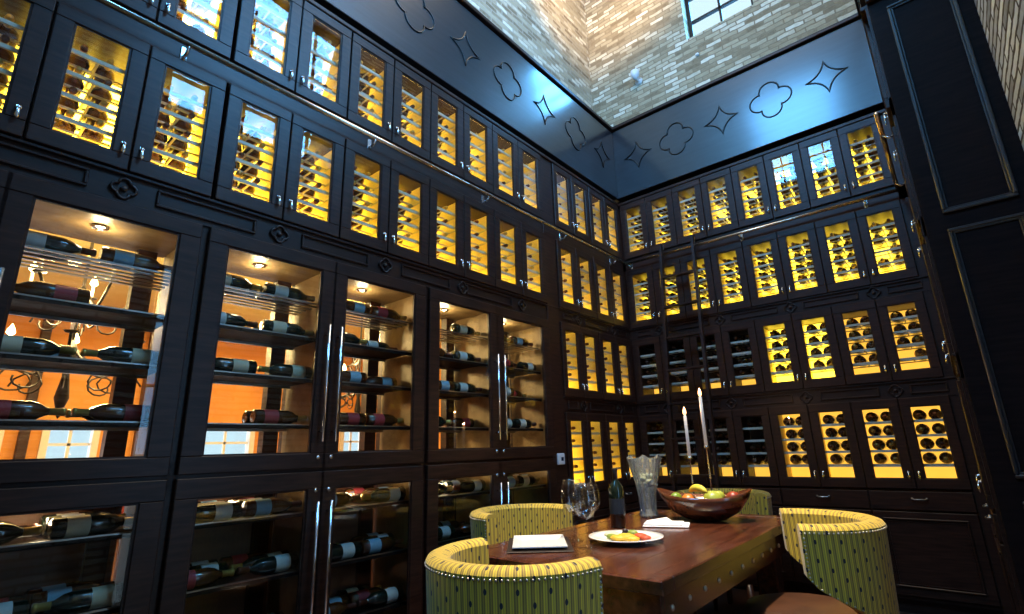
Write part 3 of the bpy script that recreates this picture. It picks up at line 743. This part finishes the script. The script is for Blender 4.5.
for (x0, x1, y0, y1) in ((-hx+.02, hx-.02, -hy+.02, -hy+.045), (-hx+.02, hx-.02, hy-.045, hy-.02), (-hx+.02, -hx+.045, -hy+.045, hy-.045), (hx-.045, hx-.02, -hy+.045, hy-.045)):
    ap.box(x0, x1, y0, y1, TZ-.155, TZ-.045, 0, .003)
ap.build('apron', TABLEW, t)
nst = 12
for k in range(nst):
    yy = -hy+.10+(2*hy-.2)*k/(nst-1)
    for s in (-1, 1): MB().ellipsoid((s*(hx-.019), yy, TZ-.10), (.006, .011, .011), 8, 6).build('stud', NAIL, t)
for sx in (-1, 1):
    for sy in (-1, 1):
        x, y = sx*(hx-.14), sy*(hy-.22); m = MB(); m.box(x-.055, x+.055, y-.055, y+.055, .07, TZ-.045, 0, .008); m.box(x-.075, x+.075, y-.075, y+.075, 0, .07, 0, .01)
        m.build('leg', TABLEW, t)
MB().box(-.04, .04, -hy+.25, hy-.25, .16, .24, 0, .01).build('stretcher', TABLEW, t)

# ------------------------------------------------------------------ barrel chairs
def chair_shell():
    m = MB(); m.uv = []
    n, nz = 56, 14; th = .085; zb, zt = .20, .835
    def S_(z):      # half arc length of the shell at height z (front edge is scooped back below the wings)
        a = PI*.31/2
        t_ = min(1, max(0, (z-.44)/.22)); t_ = t_*t_*(3-2*t_)
        return a - .24 + t_*.29
    def P(s, z, off):
        R = .265+.03*(z-.2)/.67 + off; a = PI*.31/2
        if abs(s) <= a: th_ = s/.31; return (R*math.sin(th_), -R*math.cos(th_), z)
        return (math.copysign(R, s), abs(s)-a, z)
    def grid(off, zs, flip):
        o = len(m.v)
        vs = []; uv = []
        for z in zs:
            for i in range(n+1):
                s = -S_(z)+2*S_(z)*i/n; vs.append(P(s, z, off)); uv.append((s*1.12, z))
        fs = []
        for j in range(len(zs)-1):
            for i in range(n):
                q = [j*(n+1)+i, j*(n+1)+i+1, (j+1)*(n+1)+i+1, (j+1)*(n+1)+i]; fs.append(q[::-1] if flip else q)
        m.add(vs, fs, 0, True); m.uv += uv; return o
    zs = [zb+(zt-zb)*j/nz for j in range(nz+1)]
    oo = grid(th/2, zs, False); oi = grid(-th/2, zs, True)
    # rounded rim on top
    vs = []; uv = []; K = 5
    for k in range(K+1):
        a = PI*k/K; off = th/2*math.cos(a); dz = .022*math.sin(a)
        for i in range(n+1):
            s = -S_(zt)+2*S_(zt)*i/n; p = P(s, zt, off); vs.append((p[0], p[1], zt+dz)); uv.append((s*1.12, zt+.09*k/K))
    fs = [[k*(n+1)+i, k*(n+1)+i+1, (k+1)*(n+1)+i+1, (k+1)*(n+1)+i] for k in range(K) for i in range(n)]
    m.add(vs, fs, 0, True); m.uv += uv
    # front edges
    for side in (0, n):
        vs = []; uv = []
        for z in zs:
            for off in (th/2, -th/2):
                s = -S_(z) if side == 0 else S_(z); vs.append(P(s, z, off)); uv.append((off, z))
        fs = [([2*j, 2*j+1, 2*j+3, 2*j+2] if side == 0 else [2*j, 2*j+2, 2*j+3, 2*j+1]) for j in range(nz)]
        m.add(vs, fs, 0, False); m.uv += uv
        # end cap of the rim
        vs = []; s = -S_(zt) if side == 0 else S_(zt)
        for k in range(K+1):
            a = PI*k/K; p = P(s, zt, th/2*math.cos(a)); vs.append((p[0], p[1], zt+.022*math.sin(a)))
        m.add(vs, [list(range(K+1))], 0, False); m.uv += [(0, zt)]*len(vs)
    vs = []; uv = []
    for i in range(n+1):
        s = -S_(zb)+2*S_(zb)*i/n
        for off in (th/2, -th/2): vs.append(P(s, zb, off)); uv.append((s, zb))
    m.add(vs, [[2*i, 2*i+2, 2*i+3, 2*i+1][::-1] for i in range(n)], 0); m.uv += uv
    nails = MB(); pts = []
    S_t = S_(zt)
    cnt = int(2*S_t/.017)
    for i in range(cnt+1): pts.append(P(-S_t+2*S_t*i/cnt, zt-.010, th/2+.001))
    for sgn in (-1, 1):
        z = zt-.03
        while z > zb+.02: pts.append(P(sgn*(S_(z)-.010), z, th/2+.001)); z -= .015
    for p in pts: nails.ellipsoid(p, (.0042, .0042, .0042), 6, 4)
    return m, nails
shm, nlm = chair_shell()
def make_chair():
    t = thing('tub_chair', '', 'chair', group='dotted yellow-green tub chairs around the table')
    b = shm.build('backrest', FABRIC, t)
    nlm.build('nailhead_trim', NAIL, t, kind='stuff')
    m = MB(); prof = [(.02, .475), (.20, .475), (.245, .462), (.262, .435), (.258, .40), (.24, .385)]
    m.lathe(prof[::-1], (0, .03, 0), 32, sy=1.05); m.build('seat', LEATHER, t)
    m = MB(); m.lathe([(.25, .29), (.262, .30), (.262, .375), (.25, .385)], (0, .03, 0), 32, sy=1.05); m.build('seat_frame', WOODH, t)
    for sx in (-1, 1):
        for sy in (-1, 1):
            m = MB(); x, y = sx*.185, sy*.185+.02
            m.tube([(x*1.12, y*1.12, 0), (x, y, .30)], .02, 8, rs=[.014, .024]); m.build('leg', WOODH, t)
    return t
ch = make_chair()
CH = [(1.20, -3.34, -.16, 'yellow-green dotted tub chair with its back to the viewer, near table end'),
      (.42, -2.34, -1.75, 'yellow-green dotted tub chair on the window-bay side of the table'),
      (1.04, -.84, PI, 'dotted tub chair at the far table end behind the wooden bowl'),
      (1.82, -2.0, 1.93, 'dotted tub chair on the open side of the table by the base cabinets')]
for i, (x, y, a, l) in enumerate(CH):
    o = ch if i == 0 else copy_tree(ch); place(o, (x, y, 0), a, l)

# ------------------------------------------------------------------ on the table
E_ = .001
def on(x, y): return (x, y, TZ+.0015)
# square plate on a dark placemat
t = thing('placemat', 'dark rectangular placemat under the square white plate', 'placemat', on(.905, -2.85), -.89)
MB().box(-.19, .19, -.145, .145, 0, .004, 0, .001).build('mat_board', mat('dark_mat', (.02, .012, .01), .5), t)
t = thing('square_plate', 'square white plate on the dark placemat', 'plate', (.905, -2.85, TZ+.006), -.89)
m = MB(); m.box(-.09, .09, -.09, .09, 0, .004)
v = [(-.09, -.09, .004), (.09, -.09, .004), (.09, .09, .004), (-.09, .09, .004), (-.16, -.12, .014), (.16, -.12, .014), (.16, .12, .014), (-.16, .12, .014), (-.16, -.12, .010), (.16, -.12, .010), (.16, .12, .010), (-.16, .12, .010)]
m.add(v, [(0,1,5,4), (1,2,6,5), (2,3,7,6), (3,0,4,7), (4,5,9,8), (5,6,10,9), (6,7,11,10), (7,4,8,11), (8,9,1,0), (9,10,2,1), (10,11,3,2), (11,8,0,3)])
m.build('dish', WHITE, t)
# round plate with food
px, py = 1.20, -2.57
t = thing('dinner_plate', 'round white plate of food on the near half of the table', 'plate', on(px, py))
MB().lathe([(.005, 0), (.08, 0), (.085, .004), (.15, .018), (.172, .022), (.172, .026), (.15, .023), (.085, .010), (.005, .008)], n=40).build('dish', WHITE, t)
fz = TZ+.012
food = [('cheese_wedge', 'pale cheese wedge on the round plate', 'cheese', (.75, .72, .50), [(-.08, .02, .012, .045, .035, .014)]),
        ('olive_pile', 'dark olives heaped beside the cheese', 'olives', (.03, .015, .02), [(-.03, .045, .014, .016, .016, .014), (-.01, .055, .014, .016, .016, .014), (-.02, .035, .03, .014, .014, .012)]),
        ('pasta_heap', 'golden heap of pasta on the round plate', 'pasta', (.85, .50, .04), [(.02, -.03, .014, .05, .035, .018), (-.01, -.05, .012, .04, .03, .014), (.05, -.04, .012, .04, .03, .014)]),
        ('tomato_slices', 'red tomato slices on the round plate', 'tomato', (.65, .09, .03), [(.06, .03, .014, .035, .028, .014), (.09, .015, .012, .03, .024, .012)]),
        ('salad_leaves', 'green salad leaves on the round plate', 'salad', (.25, .33, .04), [(.01, .05, .016, .03, .022, .02), (-.055, -.03, .012, .03, .02, .012)])]
for name, lab, cat, col, parts in food:
    m = MB()
    for (a, b_, c, d, e, f_) in parts: m.ellipsoid((a, b_, c), (d, e, f_), 12, 8)
    o = m.build(name, noise_mat(name, [(.3, tuple(c*.6 for c in col)), (.7, col)], (60, 60, 60), 4, .5, 0, .5)); o.location = (px, py, fz-.002); o['label'] = lab; o['category'] = cat
    if name in ('olive_pile', 'salad_leaves', 'pasta_heap'): o['kind'] = 'stuff'
# small white dish with folded napkin
t = thing('napkin', 'folded white linen napkin beyond the round plate', 'napkin', on(1.15, -2.02), .35)
m = MB(); m.box(-.12, .12, -.085, .085, 0, .008, 0, .003); m.box(-.115, .09, -.08, .07, .008, .016, 0, .003)
m.add([(-.115, -.08, .016), (.06, -.075, .018), (.0, .06, .035), (-.11, .07, .016)], [(0, 1, 2, 3)])
m.build('cloth', LINEN, t)
# wine glasses
def wine_glass(x, y, lab, s=1.0):
    t = thing('wine_glass', lab, 'wine glass', on(x, y), 0, 'wine glasses beside the square plate')
    m = MB(); m.lathe([(.036*s, 0), (.034*s, .003), (.006, .008), (.0035, .03), (.0035, .085*s), (.007, .098*s)], n=20); m.build('stem', TGLASS, t)
    m = MB(); m.lathe([(.006, .098*s), (.030*s, .112*s), (.046*s, .14*s), (.049*s, .165*s), (.043*s, .205*s), (.036*s, .235*s), (.0345*s, .235*s), (.041*s, .205*s), (.0465*s, .165*s), (.044*s, .141*s), (.028*s, .115*s), (.005, .102*s)], n=28, cap=False); m.build('bowl', TGLASS, t)
wine_glass(1.12, -2.78, 'stemmed wine glass nearest the dotted chair back', 1.15)
wine_glass(.975, -2.66, 'stemmed wine glass behind the nearer one', 1.18)
wine_glass(.93, -2.42, 'stemmed wine glass nearest the dark bottle', 1.0)
# dark bottle
t = thing('wine_bottle', 'dark wine bottle standing upright on the table beside the glass vase', 'bottle', on(.955, -2.20))
MB().lathe([(.034, 0), (.042, .004), (.042, .19), (.035, .215), (.017, .24), (.014, .25), (.014, .26)], n=24).build('body', BOTTLEG, t)
MB().lathe([(.0145, .245), (.0145, .295), (.0165, .297), (.0165, .307), (.012, .309)], n=16).build('capsule', mat('black_foil', (.02, .02, .025), .3, .3), t)
MB().lathe([(.0426, .07), (.0426, .15)], n=24, cap=False).build('paper_label', mat('dark_label', (.012, .018, .028), .5), t)
# cut glass vase
t = thing('glass_vase', 'tall flared cut-glass vase standing behind the dark bottle', 'vase', on(.91, -1.74))
m = MB(); n = 24
prof = [(.055, 0), (.06, .01), (.052, .05), (.056, .12), (.070, .20), (.092, .28), (.112, .35)]
vs = []
for i in range(n):
    a = 2*PI*i/n; k = 1.0 if i % 2 else .90
    for r, z in prof: vs.append((r*k*math.cos(a), r*k*math.sin(a), z + (.02 if (i % 4 == 0 and z > .3) else 0)))
for i in range(n):
    a = 2*PI*i/n
    for r, z in prof: vs.append(((r*.84)*math.cos(a), (r*.84)*math.sin(a), max(z, .014)))
L = len(prof); fs = []
for i in range(n):
    j = (i+1) % n
    for k in range(L-1): fs.append((i*L+k, j*L+k, j*L+k+1, i*L+k+1)); fs.append((n*L+i*L+k+1, n*L+j*L+k+1, n*L+j*L+k, n*L+i*L+k))
    fs.append((i*L+L-1, j*L+L-1, n*L+j*L+L-1, n*L+i*L+L-1))
fs.append([i*L for i in range(n)][::-1]); fs.append([n*L+i*L for i in range(n)])
m.add(vs, fs); m.build('vessel', CUT, t)
r = MB()
for k in range(9):
    a = k*2.4; rr = .02+.03*(k % 3)/2; r.ellipsoid((rr*math.cos(a), rr*math.sin(a), .19+.018*(k % 4)), (.022, .02, .018), 8, 6)
o = r.build('ice_cubes', mat('pale_ice', (.55, .62, .50), .2)); o.location = (.91, -1.74, TZ+.0015); o['kind'] = 'stuff'; o['label'] = 'pale ice heaped inside the cut-glass vase'; o['category'] = 'ice'
# wooden bowl with fruit
bx_, by_ = 1.26, -1.72
t = thing('fruit_bowl', 'long carved dark wooden bowl holding fruit', 'bowl', on(bx_, by_), .30)
BOWLM = noise_mat('bowl_wood', [(.3, (.05, .014, .006)), (.7, (.16, .05, .02))], (10, 10, 40), 4, .12, .9)
m = MB(); n = 40; prof = [(.30, 0), (.42, .006), (.72, .045), (.92, .095), (1.0, .130), (.96, .131), (.86, .095), (.66, .050), (.38, .020), (.02, .014)]
vs = []
for i in range(n):
    a = 2*PI*i/n; lift = .045*abs(math.cos(a))**3
    for r_, z in prof: vs.append((.265*r_*math.cos(a), .165*r_*math.sin(a), z+lift*max(0, z-.03)/.10))
L = len(prof); fs = [(i*L+k, ((i+1) % n)*L+k, ((i+1) % n)*L+k+1, i*L+k+1) for i in range(n) for k in range(L-1)]
fs.append([i*L for i in range(n)][::-1]); fs.append([i*L+L-1 for i in range(n)])
m.add(vs, fs, 0, True); m.build('vessel', BOWLM, t)
def bowlpt(a, b_, c):
    p = Matrix.Rotation(.30, 3, 'Z') @ Vector((a, b_, c)); return (bx_+p.x, by_+p.y, TZ+c)
def fruit(name, lab, cat, col, p, r, stem=True):
    t = thing(name, lab, cat, bowlpt(*p), random.random()*3)
    m = MB(); m.ellipsoid((0, 0, 0), r, 18, 12)
    if name == 'pear': m.ellipsoid((r[0]*.6, 0, r[2]*.35), (r[0]*.62, r[1]*.62, r[2]*.62), 14, 8)
    m.build('flesh', noise_mat(name+'_skin', [(.3, tuple(c*.75 for c in col)), (.7, col)], (15, 15, 15), 3, .35, .2), t)
    if stem: MB().tube([(0, 0, r[2]*.92), (.004, 0, r[2]+.014)], .0018, 5).build('stem', LEATHER, t)
fruit('pear', 'green pear in the middle of the wooden bowl', 'pear', (.42, .48, .06), (.05, .0, .112), (.058, .052, .052))
fruit('orange', 'orange at the near side of the wooden bowl', 'orange', (.75, .22, .03), (-.085, -.02, .105), (.044, .044, .043), False)
fruit('apple', 'dark red apple in the wooden bowl', 'apple', (.35, .05, .02), (.160, .0, .125), (.038, .038, .036))
fruit('lime', 'green lime beside the pear in the wooden bowl', 'lime', (.20, .32, .03), (-.16, .02, .120), (.036, .032, .032), False)
t = thing('banana', 'yellow banana lying across the fruit in the wooden bowl', 'banana', bowlpt(-.025, -.05, .160), -.5)
pts = [(-.075+.15*k/8, .0, .022-.022*((k-4)/4)**2) for k in range(9)]
m = MB(); m.tube(pts, .02, 8, rs=[.006, .014, .019, .021, .021, .021, .018, .013, .005]); m.build('peel', mat('banana_peel', (.80, .62, .06), .45), t)
# candlesticks
def candlestick(x, y, zb, zt, lab, hold):
    t = thing('candlestick', lab, 'candlestick', on(x, y), 0, 'tall candlesticks behind the wooden bowl')
    h = hold
    MB().lathe([(.045, 0), (.045, .006), (.018, .014), (.006, .03), (.005, h*.5), (.009, h*.52), (.005, h*.55), (.0045, h-.03), (.010, h-.022), (.016, h-.008), (.016, h)], n=16).build('holder', CHROME, t)
    c = MB().lathe([(.0105, h-.01), (.0105, zt-.03), (.008, zt-.025)], n=14).build('candle', WAX, t)
    MB().lathe([(.003, zt-.026), (.013, zt-.008), (.011, zt+.008), (.001, zt+.034)], n=10).build('flame', FLAME, c)
    lamp('candle_glow', 'POINT', (x, y, TZ+zt+.03), 2.2, (1, .55, .25), .012)
candlestick(1.079, -1.42, 0, .640, 'shorter candlestick with lit white candle, beside the glass vase', .347)
candlestick(1.199, -1.42, 0, .756, 'taller candlestick with lit white candle, behind the fruit bowl', .414)
